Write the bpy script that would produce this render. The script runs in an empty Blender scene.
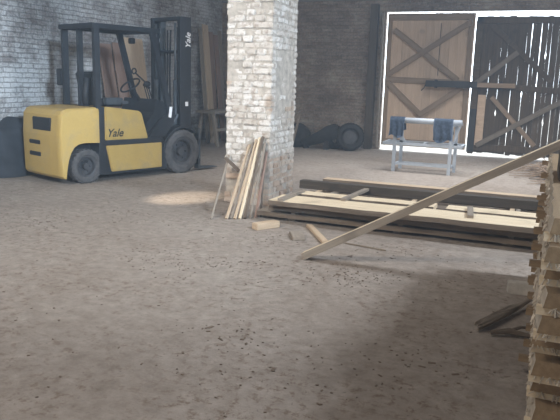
import bpy, bmesh, math, random
from mathutils import Vector as V, Matrix
random.seed(7)
R = math.radians
C = bpy.context.scene.collection
# World frame: X runs along the gate wall (right), Y towards the gate wall, Z up.  Metres.

# ------------------------------------------------------------------ materials
def new_mat(name):
    m = bpy.data.materials.new(name); m.use_nodes = True
    nt = m.node_tree; b = nt.nodes['Principled BSDF']
    return m, nt, b
def N(nt, t, **k):
    n = nt.nodes.new(t)
    for a, v in k.items():
        if a in n.inputs.keys(): n.inputs[a].default_value = v
        else: setattr(n, a, v)
    return n
def ramp(nt, src, stops):
    r = nt.nodes.new('ShaderNodeValToRGB'); e = r.color_ramp.elements
    while len(e) < len(stops): e.new(0.5)
    for i, (p, c) in enumerate(stops):
        e[i].position = p; e[i].color = (*c, 1) if len(c) == 3 else c
    nt.links.new(src, r.inputs[0]); return r.outputs[0]
def mix(nt, f, a, b, mode='MIX'):
    n = nt.nodes.new('ShaderNodeMixRGB'); n.blend_type = mode
    for s, i in ((f, 0), (a, 1), (b, 2)):
        if hasattr(s, 'links'): nt.links.new(s, n.inputs[i])
        elif isinstance(s, tuple): n.inputs[i].default_value = (*s, 1)
        else: n.inputs[i].default_value = s
    return n.outputs[0]
def coords(nt, scale=(1, 1, 1), rot=(0, 0, 0), kind='Object'):
    tc = nt.nodes.new('ShaderNodeTexCoord'); mp = nt.nodes.new('ShaderNodeMapping')
    mp.inputs['Scale'].default_value = scale; mp.inputs['Rotation'].default_value = rot
    nt.links.new(tc.outputs[kind], mp.inputs[0]); return mp.outputs[0]
def noise(nt, vec, scale, detail=4, rough=.55):
    n = N(nt, 'ShaderNodeTexNoise', Scale=scale, Detail=detail, Roughness=rough)
    nt.links.new(vec, n.inputs['Vector']); return n.outputs['Fac']
def bump(nt, b, h, strength=.4, dist=.01):
    n = N(nt, 'ShaderNodeBump', Strength=strength, Distance=dist)
    nt.links.new(h, n.inputs['Height']); nt.links.new(n.outputs[0], b.inputs['Normal'])
def plain(name, c, rough=.6, metal=0, var=.25, scale=8, grime=None):
    m, nt, b = new_mat(name)
    f = noise(nt, coords(nt), scale, 5, .6)
    lo = tuple(x * (1 - var) for x in c); hi = tuple(min(1, x * (1 + var)) for x in c)
    col = ramp(nt, f, [(.3, lo), (.7, hi)])
    if grime:
        g = noise(nt, coords(nt), 3.1, 6, .7)
        gm = ramp(nt, g, [(.5, (0, 0, 0)), (.68, (1, 1, 1))])
        col = mix(nt, gm, col, grime)
    nt.links.new(col, b.inputs['Base Color'])
    b.inputs['Roughness'].default_value = rough; b.inputs['Metallic'].default_value = metal
    return m
def wood(name, c1, c2, axis=0, rough=.8, bark=None, isl=.5):
    """grain runs along the local axis; random tone per separate board"""
    m, nt, b = new_mat(name)
    s = [14, 14, 14]; s[axis] = .9
    v = coords(nt, tuple(s))
    f = noise(nt, v, 2.2, 6, .65)
    g = nt.nodes.new('ShaderNodeNewGeometry')
    col = ramp(nt, f, [(.28, c1), (.72, c2)])
    tone = ramp(nt, g.outputs['Random Per Island'], [(0, (1 - isl * .5,) * 3), (1, (1 + 0 * isl,) * 3)])
    col = mix(nt, 1.0, col, tone, 'MULTIPLY')
    k = noise(nt, coords(nt, (1, 1, 1)), 3.2, 3, .5)
    col = mix(nt, ramp(nt, k, [(.62, (0, 0, 0)), (.75, (.5, .5, .5))]), col, tuple(x * .55 for x in c1))
    nt.links.new(col, b.inputs['Base Color']); b.inputs['Roughness'].default_value = rough
    bump(nt, b, f, .35, .004)
    return m
def brick_mat(name, axes, c1, c2, mortar, wash, wash_lo, wash_hi, dirt, bs=.5):
    m, nt, b = new_mat(name)
    tc = nt.nodes.new('ShaderNodeTexCoord'); sp = nt.nodes.new('ShaderNodeSeparateXYZ'); cb = nt.nodes.new('ShaderNodeCombineXYZ')
    nt.links.new(tc.outputs['Object'], sp.inputs[0])
    nt.links.new(sp.outputs[axes], cb.inputs[0]); nt.links.new(sp.outputs['Z'], cb.inputs[1])
    nz = N(nt, 'ShaderNodeTexNoise', Scale=5.0, Detail=3.0); nt.links.new(cb.outputs[0], nz.inputs['Vector'])
    sc = N(nt, 'ShaderNodeVectorMath', operation='SCALE'); sc.inputs['Scale'].default_value = .035
    nt.links.new(nz.outputs['Color'], sc.inputs[0])
    ad = N(nt, 'ShaderNodeVectorMath', operation='ADD'); nt.links.new(cb.outputs[0], ad.inputs[0]); nt.links.new(sc.outputs[0], ad.inputs[1])
    br = N(nt, 'ShaderNodeTexBrick'); br.offset = .5
    for k, v_ in (('Scale', 1.0), ('Brick Width', .26), ('Row Height', .078), ('Mortar Size', .009), ('Mortar Smooth', .6), ('Bias', 0.0)):
        br.inputs[k].default_value = v_
    br.inputs['Color1'].default_value = (*c1, 1); br.inputs['Color2'].default_value = (*c2, 1); br.inputs['Mortar'].default_value = (*mortar, 1)
    nt.links.new(ad.outputs[0], br.inputs['Vector'])
    big = noise(nt, cb.outputs[0], 1.1, 6, .62); mid = noise(nt, cb.outputs[0], 6, 5, .7); fine = noise(nt, cb.outputs[0], 22, 4, .7)
    av = mix(nt, .5, big, mid); 
    col = mix(nt, ramp(nt, av, [(wash_lo, (0, 0, 0)), (wash_hi, (.9, .9, .9))]), br.outputs['Color'], wash)
    col = mix(nt, ramp(nt, br.outputs['Fac'], [(0, (0, 0, 0)), (1, (.55, .55, .55))]), col, mortar)
    col = mix(nt, ramp(nt, mix(nt, .5, fine, big), [(.38, (.7, .7, .7)), (.56, (0, 0, 0))]), col, dirt)
    nt.links.new(col, b.inputs['Base Color']); b.inputs['Roughness'].default_value = .95
    inv = N(nt, 'ShaderNodeMath', operation='MULTIPLY_ADD'); inv.inputs[1].default_value = -1.4; nt.links.new(br.outputs['Fac'], inv.inputs[0]); nt.links.new(fine, inv.inputs[2])
    bump(nt, b, inv.outputs[0], bs, .02)
    return m

M = {}
M['brick_left'] = brick_mat('limewashed_brick', 'Y', (.16, .13, .12), (.30, .27, .25), (.20, .20, .20), (.56, .57, .58), .38, .54, (.10, .085, .08), .8)
M['brick_back'] = brick_mat('sooty_brick', 'X', (.20, .14, .105), (.31, .245, .195), (.24, .22, .19), (.36, .325, .28), .48, .66, (.06, .05, .045), .8)
M['concrete'] = plain('old_concrete', (.17, .18, .18), .9, 0, .25, 2)
M['ceiling'] = plain('ceiling_boards', (.14, .13, .12), .95, 0, .2, 2)

def floor_mat():
    m, nt, b = new_mat('dusty_concrete_floor')
    v = coords(nt)
    a = noise(nt, v, .55, 8, .62); f = noise(nt, v, 9, 8, .7); g = noise(nt, v, 45, 4, .7)
    col = ramp(nt, a, [(.3, (.235, .20, .17)), (.5, (.285, .25, .22)), (.7, (.33, .30, .27))])
    col = mix(nt, .55, col, ramp(nt, f, [(.3, (.26, .23, .2)), (.7, (.7, .68, .66))]), 'OVERLAY')
    # scattered brown bark crumbs and dirt patches trodden into the slab
    p = noise(nt, v, 1.3, 4, .55); q = noise(nt, v, 16, 5, .75)
    msk = mix(nt, 1.0, ramp(nt, p, [(.40, (.2, .2, .2)), (.56, (1, 1, 1))]), ramp(nt, q, [(.52, (0, 0, 0)), (.62, (.85, .85, .85))]), 'MULTIPLY')
    col = mix(nt, msk, col, (.15, .105, .075))
    sp = noise(nt, v, 30, 3, .6)
    col = mix(nt, ramp(nt, sp, [(.66, (0, 0, 0)), (.72, (.7, .7, .7))]), col, (.10, .08, .065))
    nt.links.new(col, b.inputs['Base Color']); b.inputs['Roughness'].default_value = .92
    h = mix(nt, .5, f, g)
    bump(nt, b, h, .5, .02)
    return m
M['floor'] = floor_mat()

def pillar_mat():
    m, nt, b = new_mat('peeling_white_brick')
    v = coords(nt); g = nt.nodes.new('ShaderNodeNewGeometry')
    f = noise(nt, v, 16, 6, .7); a = noise(nt, v, 2.3, 5, .6)
    raw = ramp(nt, g.outputs['Random Per Island'], [(0, (.36, .25, .18)), (.5, (.48, .37, .28)), (1, (.42, .36, .31))])
    white = ramp(nt, g.outputs['Random Per Island'], [(0, (.50, .46, .41)), (.4, (.61, .58, .54)), (1, (.69, .67, .64))])
    # bare patches with their own place: a knocked-out spot, corner chips, the scuffed foot
    def blob(c, r):
        d = N(nt, 'ShaderNodeVectorMath', operation='DISTANCE'); nt.links.new(v, d.inputs[0]); d.inputs[1].default_value = c
        return ramp(nt, d.outputs['Value'], [(0, (1, 1, 1)), (min(.99, r), (0, 0, 0))])
    s = None
    for c, r in (((-3.74, 7.3, 1.60), .2), ((-3.10, 7.3, 1.27), .13), ((-3.4, 7.3, -.1), .62), ((-3.1, 7.9, 0.2), .5), ((-3.72, 7.3, .3), .3), ((-3.1, 7.5, .45), .32), ((-3.1, 7.9, 1.2), .2)):
        bl = blob(c, r); s = bl if s is None else mix(nt, 1.0, s, bl, 'LIGHTEN')
    k = mix(nt, 1.0, mix(nt, .5, a, f), mix(nt, .6, (0, 0, 0), s), 'ADD')
    msk = ramp(nt, k, [(.56, (0, 0, 0)), (.72, (.9, .9, .9))])
    col = mix(nt, msk, white, raw)
    col = mix(nt, ramp(nt, f, [(.38, (.8, .8, .8)), (.53, (0, 0, 0))]), col, (.33, .27, .22))
    nt.links.new(col, b.inputs['Base Color']); b.inputs['Roughness'].default_value = .95
    bump(nt, b, f, .6, .012)
    return m
M['pillar'] = pillar_mat()
M['mortar'] = plain('crumbly_mortar', (.42, .385, .34), .95, 0, .3, 12)

M['gate_tan'] = wood('pale_gate_boards', (.50, .36, .25), (.66, .50, .37), 2, isl=.2)
M['gate_brace'] = wood('weathered_brace', (.21, .15, .10), (.33, .24, .17), 0, isl=.2)
M['gate_dark'] = wood('blackened_boards', (.062, .042, .027), (.12, .085, .055), 2)
M['gate_mid'] = wood('grey_brace', (.15, .125, .10), (.24, .20, .16), 0)
M['bar_black'] = plain('tarred_timber', (.02, .021, .025), .6)
M['post'] = wood('dark_post', (.05, .037, .026), (.085, .065, .046), 2)
M['wood_pale'] = wood('fresh_sawn_wood', (.62, .50, .34), (.80, .68, .50), 0, isl=.15)
M['wood_tan'] = wood('dry_sawn_wood', (.42, .31, .21), (.60, .47, .33), 0, isl=.2)
M['wood_red'] = wood('reddish_board', (.24, .15, .115), (.34, .23, .18), 0)
M['wood_grey'] = wood('dusty_grey_wood', (.22, .18, .145), (.36, .31, .25), 0)
M['bark'] = wood('dark_bark_edge', (.085, .062, .043), (.20, .155, .115), 0)
M['stack_end'] = wood('weathered_plank', (.21, .14, .075), (.34, .24, .14), 0, isl=.3)
M['fibre'] = wood('pale_split_fibre', (.50, .42, .33), (.76, .68, .56), 0)
M['yellow'] = plain('faded_yellow_paint', (.42, .285, .085), .55, 0, .08, 3, (.34, .25, .11))
M['truck_black'] = plain('dusty_black_paint', (.013, .016, .021), .6, 0, .3, 6)
M['truck_grey'] = plain('grey_steel', (.06, .07, .08), .5, .2)
M['rubber'] = plain('dusty_rubber', (.065, .064, .066), .95, 0, .35, 10)
M['rim'] = plain('dirty_wheel_rim', (.05, .052, .058), .6, .3)
M['slot'] = plain('dark_recess', (.012, .014, .018), .8)
M['white'] = plain('white_paper', (.75, .77, .8), .7, 0, .05)
M['ink'] = plain('black_ink', (.015, .015, .018), .6, 0, .05)
M['white_steel'] = plain('white_painted_steel', (.40, .44, .49), .55, 0, .15, 6)
M['denim'] = plain('blue_grey_cloth', (.085, .12, .18), .95, 0, .35, 20)
M['tarp'] = plain('dark_sacking', (.022, .021, .022), .95, 0, .5, 6)
M['crumb'] = plain('bark_crumb', (.15, .11, .08), .95)
M['twig'] = wood('dry_twig', (.10, .08, .06), (.26, .21, .16), 0)
M['beam_dark'] = wood('black_bark_beam', (.03, .024, .018), (.085, .065, .048), 0)
M['shadow_dark'] = plain('dark_blue_grey_shadow', (.024, .029, .037), .9, 0, .3, 5)  # dark tone standing in for shade beside the forklift
M['stone'] = plain('pale_block', (.42, .39, .35), .95, 0, .2, 12)
M['ground_out'] = plain('pale_yard_ground', (.5, .48, .44), .95)

# ------------------------------------------------------------------ mesh helpers
def box(bm, c, s, rot=None):
    vs = []
    for dx in (-.5, .5):
        for dy in (-.5, .5):
            for dz in (-.5, .5):
                p = V((dx * s[0], dy * s[1], dz * s[2]))
                if rot is not None: p = rot @ p
                vs.append(bm.verts.new(p + V(c)))
    for q in ((0, 1, 3, 2), (4, 6, 7, 5), (0, 4, 5, 1), (2, 3, 7, 6), (0, 2, 6, 4), (1, 5, 7, 3)):
        bm.faces.new([vs[i] for i in q])
    return vs
def frame_of(d, up=V((0, 0, 1))):
    x = V(d).normalized()
    if abs(x.dot(up)) > .98: up = V((0, 1, 0))
    y = up.cross(x).normalized(); z = x.cross(y)
    return Matrix((x, y, z)).transposed()
def bar(bm, p0, p1, w, t, up=V((0, 0, 1))):
    p0, p1 = V(p0), V(p1)
    return box(bm, (p0 + p1) / 2, ((p1 - p0).length, w, t), frame_of(p1 - p0, up))
def tube(bm, pts, r, seg=10, cap=True):
    pts = [V(p) for p in pts]
    rs = r if isinstance(r, (list, tuple)) else [r] * len(pts)
    rings = []
    for i, p in enumerate(pts):
        d = pts[min(i + 1, len(pts) - 1)] - pts[max(i - 1, 0)]
        m = frame_of(d)
        rings.append([bm.verts.new(p + m @ V((0, math.cos(a) * rs[i], math.sin(a) * rs[i]))) for a in [2 * math.pi * k / seg for k in range(seg)]])
    for a, b in zip(rings, rings[1:]):
        for k in range(seg): bm.faces.new((a[k], a[(k + 1) % seg], b[(k + 1) % seg], b[k]))
    if cap: bm.faces.new(rings[0][::-1]); bm.faces.new(rings[-1])
def prism(bm, pts, a0, a1, axis='y'):
    """polygon pts (u,v) extruded along axis between a0 and a1"""
    def mk(u, v, a): return {'y': (u, a, v), 'x': (a, u, v), 'z': (u, v, a)}[axis]
    A = [bm.verts.new(mk(u, v, a0)) for u, v in pts]; B = [bm.verts.new(mk(u, v, a1)) for u, v in pts]
    n = len(pts)
    for i in range(n): bm.faces.new((A[i], A[(i + 1) % n], B[(i + 1) % n], B[i]))
    bm.faces.new(A[::-1]); bm.faces.new(B)
def lathe(bm, prof, c, axis='y', seg=32):
    """prof: closed loop of (radius, along)"""
    rings = []
    for k in range(seg):
        a = 2 * math.pi * k / seg; ca, sa = math.cos(a), math.sin(a); ring = []
        for r, t in prof:
            p = {'y': (r * ca, t, r * sa), 'x': (t, r * ca, r * sa), 'z': (r * ca, r * sa, t)}[axis]
            ring.append(bm.verts.new(V(p) + V(c)))
        rings.append(ring)
    n = len(prof)
    for k in range(seg):
        a, b = rings[k], rings[(k + 1) % seg]
        for i in range(n): bm.faces.new((a[i], a[(i + 1) % n], b[(i + 1) % n], b[i]))
def obj(name, bm, mat, parent=None, bevel=0, smooth=False, loc=None):
    bmesh.ops.recalc_face_normals(bm, faces=bm.faces)
    if bevel: 
        bmesh.ops.bevel(bm, geom=[e for e in bm.edges if e.is_manifold and e.calc_face_angle(0) > .5], offset=bevel, segments=1 if bevel < .006 else 2, affect='EDGES')
    me = bpy.data.meshes.new(name); bm.to_mesh(me); bm.free()
    for m in (mat if isinstance(mat, list) else [mat]): me.materials.append(m)
    if smooth:
        for p in me.polygons: p.use_smooth = True
    o = bpy.data.objects.new(name, me); C.objects.link(o)
    if parent: o.parent = parent
    if loc is not None: o.location = loc
    return o
def tag(o, label, cat=None, group=None, kind=None):
    o['label'] = label
    if cat: o['category'] = cat
    if group: o['group'] = group
    if kind: o['kind'] = kind
    return o
def thing(name, loc, rz, label, cat=None, group=None, kind=None):
    o = bpy.data.objects.new(name, None); C.objects.link(o); o.empty_display_size = .2
    o.location = loc; o.rotation_euler = (0, 0, rz); return tag(o, label, cat, group, kind)
def plank_mesh(L, w, t, wav=.0, taper=0, seg=10, skew=0):
    """board along local X starting at the origin, wavy (waney) long edges, centred in Y, bottom at z=0"""
    bm = bmesh.new(); rings = []
    for i in range(seg + 1):
        x = L * i / seg; k = 1 - taper * i / seg
        a = -w / 2 * k + random.uniform(-wav, wav); b = w / 2 * k + random.uniform(-wav, wav)
        ins = min(.35 * t, .012) if wav else 0
        sk = skew * (1 if i == 0 else 0)
        rings.append([bm.verts.new(p) for p in ((x, a, 0), (x, b, 0), (x + sk, b - ins, t), (x + sk, a + ins, t))])
    for p, q in zip(rings, rings[1:]):
        for k in range(4):
            f = bm.faces.new((p[k], p[(k + 1) % 4], q[(k + 1) % 4], q[k]))
            if k in (1, 3): f.material_index = 1
    bm.faces.new(rings[0][::-1]); bm.faces.new(rings[-1])
    return bm
def board(name, p0, p1, w, t, mats, up=V((0, 0, 1)), **k):
    p0, p1 = V(p0), V(p1)
    bm = plank_mesh((p1 - p0).length, w, t, **k)
    o = obj(name, bm, mats if isinstance(mats, list) else [mats, mats])
    m = frame_of(p1 - p0, V(up)).to_4x4(); m.translation = p0; o.matrix_world = m
    return o

# ------------------------------------------------------------------ setting
XL, XR, YB, YF, ZC = -7.9, 4.6, 15.27, -6.0, 5.2
DL, DR, DT = -3.67, .36, 3.155            # gate opening
def slab(name, x0, x1, y0, y1, z0, z1, mat, label, bevel=0):
    bm = bmesh.new(); box(bm, ((x0 + x1) / 2, (y0 + y1) / 2, (z0 + z1) / 2), (x1 - x0, y1 - y0, z1 - z0))
    return tag(obj(name, bm, mat, bevel=bevel), label, kind='structure')
slab('floor', XL - .4, XR + .4, YF - .4, YB, -.2, 0, M['floor'], 'dusty bare concrete floor of the workshop, littered with bark crumbs')
slab('wall_left', XL - .4, XL, YF - .4, YB + .4, 0, ZC, M['brick_left'], 'limewashed brick wall behind the forklift')
bm = bmesh.new()
for x0, x1, z0, z1 in ((XL, DL, 0, 3.42), (DR, XR, 0, 3.42)):
    box(bm, ((x0 + x1) / 2, YB + .05, (z0 + z1) / 2), (x1 - x0, .1, z1 - z0))
box(bm, ((DL + DR) / 2, YB + .05, (DT + 3.42) / 2), (DR - DL, .1, 3.42 - DT))
tag(obj('wall_back', bm, M['brick_back']), 'dark sooty brick wall around the wooden gate', kind='structure')
slab('trim_1', XL, XR, YB - .03, YB + .1, 3.42, ZC, M['concrete'], 'grey concrete band above the back wall and gate')
slab('wall_right', XR, XR + .4, YF - .4, YB + .4, 0, ZC, M['brick_left'], 'brick wall to the right of the workshop')
slab('wall_front', XL, XR, YF - .4, YF, 0, ZC, M['brick_back'], 'brick wall behind the viewer')
slab('ceiling', XL - .4, XR + .4, YF - .4, YB + .4, ZC, ZC + .2, M['ceiling'], 'high dark ceiling of the workshop')
slab('ground', -40, 40, YB, YB + 60, -.25, -.04, M['ground_out'], 'bright yard ground outside beyond the gate')
bm = bmesh.new(); box(bm, (-3.92, YB - .1, 1.66), (.17, .18, 3.32))
tag(obj('trim_2', bm, M['post'], bevel=.01), 'dark timber door post at the left side of the gate', kind='structure')
bm = bmesh.new(); box(bm, (-3.73, YB - .05, 1.6), (.05, .1, 3.1))
tag(obj('trim_3', bm, M['gate_mid'], bevel=.005), 'paler narrow jamb strip beside the dark gate post', kind='structure')

# -- gate leaf, pale
dl = thing('door_1', (-3.61, YB - .02, 0), 0, 'left gate leaf of pale tan boards with cross braces', kind='structure')
bm = bmesh.new(); w = 1.93 / 11
for i in range(11):
    x = w * i; e = random.uniform(.002, .004)
    box(bm, (x + w / 2, 0, 1.615), (w - e, .03, 3.0 + random.uniform(-.008, .008)))
obj('plank_panel', bm, M['gate_tan'], dl)
def brace(parent, x0, z0, x1, z1, w, t, y, mat, name='brace'):
    p0, p1 = V((x0, y, z0)), V((x1, y, z1)); d = p1 - p0
    bm = bmesh.new(); box(bm, (d.length / 2, 0, 0), (d.length, t, w))
    o = obj(name, bm, mat, parent, bevel=.004); o.location = p0; o.rotation_euler = (0, -math.atan2(d.z, d.x), 0); return o
g = M['gate_brace']
brace(dl, 0.0, 3.03, 1.92, 3.03, .14, .04, -.035, g, 'rail')
brace(dl, .0, 1.64, 1.9, 1.60, .13, .04, -.035, g, 'rail')
brace(dl, .03, .22, 1.87, .22, .12, .04, -.035, g, 'rail')
brace(dl, .16, 2.75, 1.66, 1.66, .12, .03, -.07, g); brace(dl, .08, 1.75, 1.86, 2.92, .12, .03, -.1, g)
brace(dl, .06, 1.58, .88, .86, .12, .03, -.07, g); brace(dl, 1.78, 1.52, .84, .84, .12, .03, -.1, g)
brace(dl, .05, .12, .05, 3.09, .1, .03, -.035, g, 'stile'); brace(dl, 1.85, .12, 1.85, 3.09, .1, .03, -.035, g, 'stile')
brace(dl, 1.2, 1.75, 1.2, 2.9, .012, .02, -.02, M['bar_black'], 'crack_strip')

# -- gate leaf, dark with daylight gaps
dr = thing('door_2', (-1.62, YB - .02, 0), 0, 'right gate leaf of blackened boards with daylight showing through its gaps', kind='structure')
bm = bmesh.new(); x = 0.0; rnd = random.Random(21)
nz = 40
x = -.03
def slit(strong):
    g_ = [0.0] * (nz + 1)
    for _ in range(rnd.choice((2, 2, 3, 4) if strong else (0, 1, 1))):
        c0 = rnd.uniform(0, nz); ln = rnd.uniform(1.5, 9); wd = rnd.choice((.003, .004, .006, .012 if strong else .004))
        for k in range(nz + 1):
            d = abs(k - c0) / ln
            if d < 1: g_[k] = max(g_[k], wd * (1 - d * d))
    if strong and rnd.random() < .7:
        k = rnd.randrange(3, nz - 3); g_[k] = .03
    return g_
cuts = [-.03]
while cuts[-1] < 1.86: cuts.append(cuts[-1] + rnd.uniform(.08, .15))
cuts.append(1.97); gaps = [[0] * (nz + 1)] + [slit(c > .5) for c in cuts[1:-1]] + [[0] * (nz + 1)]
gaps[1] = [0] * (nz + 1)
for i in range(len(cuts) - 1):
    z0 = .07 + rnd.uniform(-.02, .02); z1 = 3.035 + rnd.uniform(-.012, .012)
    L_ = [(cuts[i] + gaps[i][k] * .5 + .0004, z0 + (z1 - z0) * k / nz) for k in range(nz + 1)]; R_ = [(cuts[i + 1] - gaps[i + 1][k] * .5 - .0004, z0 + (z1 - z0) * k / nz) for k in range(nz, -1, -1)]
    prism(bm, L_ + R_, -.015, .012)
obj('plank_panel', bm, M['gate_dark'], dr)
gd = M['gate_dark']
brace(dr, 0, 1.58, 1.95, 1.48, .13, .04, -.04, gd, 'rail'); brace(dr, .0, .2, 1.95, .2, .14, .04, -.04, gd, 'rail'); brace(dr, 0, 2.95, 1.95, 2.95, .14, .04, -.04, gd, 'rail')
brace(dr, .06, .05, .06, 3.02, .12, .04, -.04, gd, 'stile')
brace(dr, .3, 2.85, 1.62, 1.66, .11, .03, -.075, gd)
brace(dr, .06, 1.6, .88, 2.28, .11, .03, -.1, M['gate_mid'])
brace(dr, .18, .24, 1.86, 1.28, .11, .03, -.1, M['gate_mid']); brace(dr, .42, 1.32, 1.4, .3, .10, .03, -.075, g)
brace(dr, .22, .25, .22, 1.36, .17, .02, -.06, M['gate_tan'], 'patch_board'); brace(dr, .06, .1, .06, 1.05, .13, .03, -.08, M['bar_black'], 'patch_board')
brace(dr, -.005, 1.72, -.005, 2.95, .055, .025, -.045, gd, 'cover_strip')
brace(dr, 1.9, .3, 1.9, 1.6, .09, .03, -.035, gd, 'stile')
# locking bar across both leaves
t = thing('locking_bar', (-2.62, YB - .22, 1.57), 0, 'black timber bar lying across both leaves of the gate', 'bar')
bm = bmesh.new(); box(bm, (.55, 0, 0), (1.12, .10, .14)); obj('dark_beam', bm, M['bar_black'], t, bevel=.008)
bm = bmesh.new(); box(bm, (1.5, .0, .0), (.8, .08, .1)); obj('brown_beam', bm, M['gate_brace'], t, bevel=.006)
bm = bmesh.new(); tube(bm, [(0, -.02, .0), (-.04, -.03, -.1), (-.1, -.03, -.16)], .012, 6); obj('hook', bm, M['bar_black'], t)
for x in (.2, 1.6):
    bm = bmesh.new(); box(bm, (x, .1, 0), (.05, .13, .18)); obj('bracket', bm, M['bar_black'], t)

# ------------------------------------------------------------------ brick pillar
PX0, PX1, PY0, PY1 = -3.72, -3.1, 7.3, 8.12
pl = thing('brick_pillar', (0, 0, 0), 0, 'brick pillar with peeling white limewash, standing in the middle of the floor', 'pillar', kind='structure')
bm = bmesh.new(); box(bm, ((PX0 + PX1) / 2, (PY0 + PY1) / 2, ZC / 2), (PX1 - PX0 - .026, PY1 - PY0 - .026, ZC)); obj('mortar_core', bm, M['mortar'], pl)
bm = bmesh.new(); rnd = random.Random(5); row = .0765; z = 0; k = 0
while z < 4.4:
    for side in range(4):
        horiz = side % 2 == 0
        a0, a1 = (PX0, PX1) if horiz else (PY0 + .12, PY1 - .12)
        p = a0; first = True
        while p < a1 - .02:
            L = (.10 if (k + side) % 2 and first else (.22 if rnd.random() < .35 else rnd.uniform(.12, .15))); L = min(L, a1 - p)
            if a1 - p - L < .06: L = a1 - p
            first = False
            if z < 0.9 and rnd.random() < .03: p += L; continue
            out = rnd.uniform(-.013, .013); ex = rnd.uniform(-.018, .012) if (p == a0) else 0
            if side == 1 and 1.0 < z < 1.9: out -= .02
            if (side == 0 and abs(z - 1.60) < .09 and p < PX0 + .08): out -= .04
            c = (p + L / 2); h = row - rnd.uniform(.002, .010); l = L - rnd.uniform(.006, .016)
            dep = .13
            if side == 0: cc = (c - ex, PY0 + dep / 2 - out, z + row / 2); s = (l, dep, h)
            elif side == 2: cc = (c, PY1 - dep / 2 + out, z + row / 2); s = (l, dep, h)
            elif side == 1: cc = (PX1 - dep / 2 + out, c, z + row / 2); s = (dep, l, h)
            else: cc = (PX0 + dep / 2 - out, c, z + row / 2); s = (dep, l, h)
            vs = box(bm, cc, s, Matrix.Rotation(rnd.gauss(0, .02), 3, 'Z') @ Matrix.Rotation(rnd.gauss(0, .012), 3, 'Y'))
            for v_ in vs: v_.co += V((rnd.gauss(0, .005), rnd.gauss(0, .005), rnd.gauss(0, .004)))
            p += L
    z += row; k += 1
obj('brickwork', bm, M['pillar'], pl, bevel=.011)

# ------------------------------------------------------------------ forklift truck (local x forward, y to its left, z up; origin under the near rear wheel)
fk = thing('forklift', (-6.06, 7.52, 0), R(71.08), 'yellow and black forklift truck parked by the left brick wall', 'forklift')
W = 1.06
# counterweight with wheel arch and rounded back
bm = bmesh.new()
arch = [(.24, .58), (.0, .59), (-.1, .575), (-.17, .535), (-.225, .46), (-.265, .35), (-.29, .24), (-.31, .10)]
prof = [(.24, 1.05), (.23, 1.09), (-.27, 1.07), (-.34, 1.045), (-.385, .98), (-.41, .7), (-.405, .4), (-.395, .14), (-.36, .10)]
loop = prof + arch[::-1]
ins = [(0, .055), (.012, .042), (.035, .03), (.08, .018), (.15, .014), (.25, .003), (W / 2, 0)]
ins = ins + [(W - y, i) for y, i in ins[-2::-1]]
rings = []
for y, i_ in ins:
    ring = []
    for x, z in loop:
        wgt = max(0, min(1, (-x - .05) / .42)) if x < -.05 else 0
        if (x, z) in arch: wgt *= .05
        zz = z - (.02 if z > 1.03 and (y < .02 or y > W - .02) else 0)
        ring.append(bm.verts.new((x + i_ * wgt, y, zz)))
    rings.append(ring)
n = len(loop)
for a, b in zip(rings, rings[1:]):
    for k in range(n): bm.faces.new((a[k], a[(k + 1) % n], b[(k + 1) % n], b[k]))
bm.faces.new(rings[0]); bm.faces.new(rings[-1][::-1])
cw = obj('counterweight', bm, M['yellow'], fk)
def rear_rec(y0, y1, z0, z1, name='vent_slot', x0=-.418, x1=-.37):
    bm = bmesh.new(); box(bm, ((x0 + x1) / 2, (y0 + y1) / 2, (z0 + z1) / 2), (x1 - x0, y1 - y0, z1 - z0)); return obj(name, bm, M['slot'], cw, bevel=.008)
rear_rec(.22, .70, .75, .94, 'radiator_opening', -.408, -.34)
rear_rec(.50, .80, .55, .61); rear_rec(.50, .80, .38, .44)
bm = bmesh.new(); box(bm, (.04, W / 2, .33), (.5, W - .5, .42)); box(bm, (.04, W / 2, .27), (.12, W - .2, .12)); obj('steer_axle', bm, M['slot'], fk)
# frame, panels
bm = bmesh.new(); prism(bm, [(.24, .12), (.34, .12), (.34, 1.095), (.24, 1.095)], .012, W - .012); box(bm, (.86, W / 2, .57), (1.1, W - .02, .075)); 
prism(bm, [(.3, .10), (1.5, .10), (1.5, .5), (1.42, .6), (.3, .6)], .03, W - .03)
obj('chassis', bm, M['truck_black'], fk, bevel=.004)
bm = bmesh.new(); prism(bm, [(.345, .61), (1.12, .605), (1.0, 1.0), (.94, 1.03), (.345, 1.10)], 0, W); hood = obj('engine_hood', bm, M['yellow'], fk, bevel=.015)
bm = bmesh.new(); prism(bm, [(.36, .53), (1.38, .53), (1.38, .14), (.45, .14)], 0, .04); obj('side_panel', bm, M['yellow'], fk, bevel=.01)
bm = bmesh.new(); prism(bm, [(.36, .53), (1.38, .53), (1.38, .14), (.45, .14)], W - .04, W); obj('side_panel', bm, M['yellow'], fk, bevel=.01)
# cowl, step, fender
bm = bmesh.new()
prism(bm, [(1.12, .60), (1.44, .60), (1.62, .78), (1.72, .84), (1.74, 1.02), (1.5, 1.16), (1.36, 1.2), (1.3, 1.0), (1.14, .8)], .1, W - .1)
prism(bm, [(1.14, .61), (1.46, .61), (1.60, .78), (1.58, 1.0), (1.44, .92), (1.22, .72)], .02, .1); prism(bm, [(1.14, .61), (1.46, .61), (1.60, .78), (1.58, 1.0), (1.44, .92), (1.22, .72)], W - .1, W - .02)
obj('cowl', bm, M['truck_black'], fk, bevel=.008)
for y0, y1 in ((.0, .22), (W - .22, W)):
    bm = bmesh.new(); pts = []
    for d in range(168, 40, -12): pts.append((1.82 + .42 * math.cos(R(d)), .355 + .42 * math.sin(R(d))))
    inner = [(1.82 + .39 * math.cos(R(d)), .355 + .39 * math.sin(R(d))) for d in range(48, 169, 12)]
    prism(bm, pts + inner, y0, y1); obj('fender', bm, M['truck_black'], fk)
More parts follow.
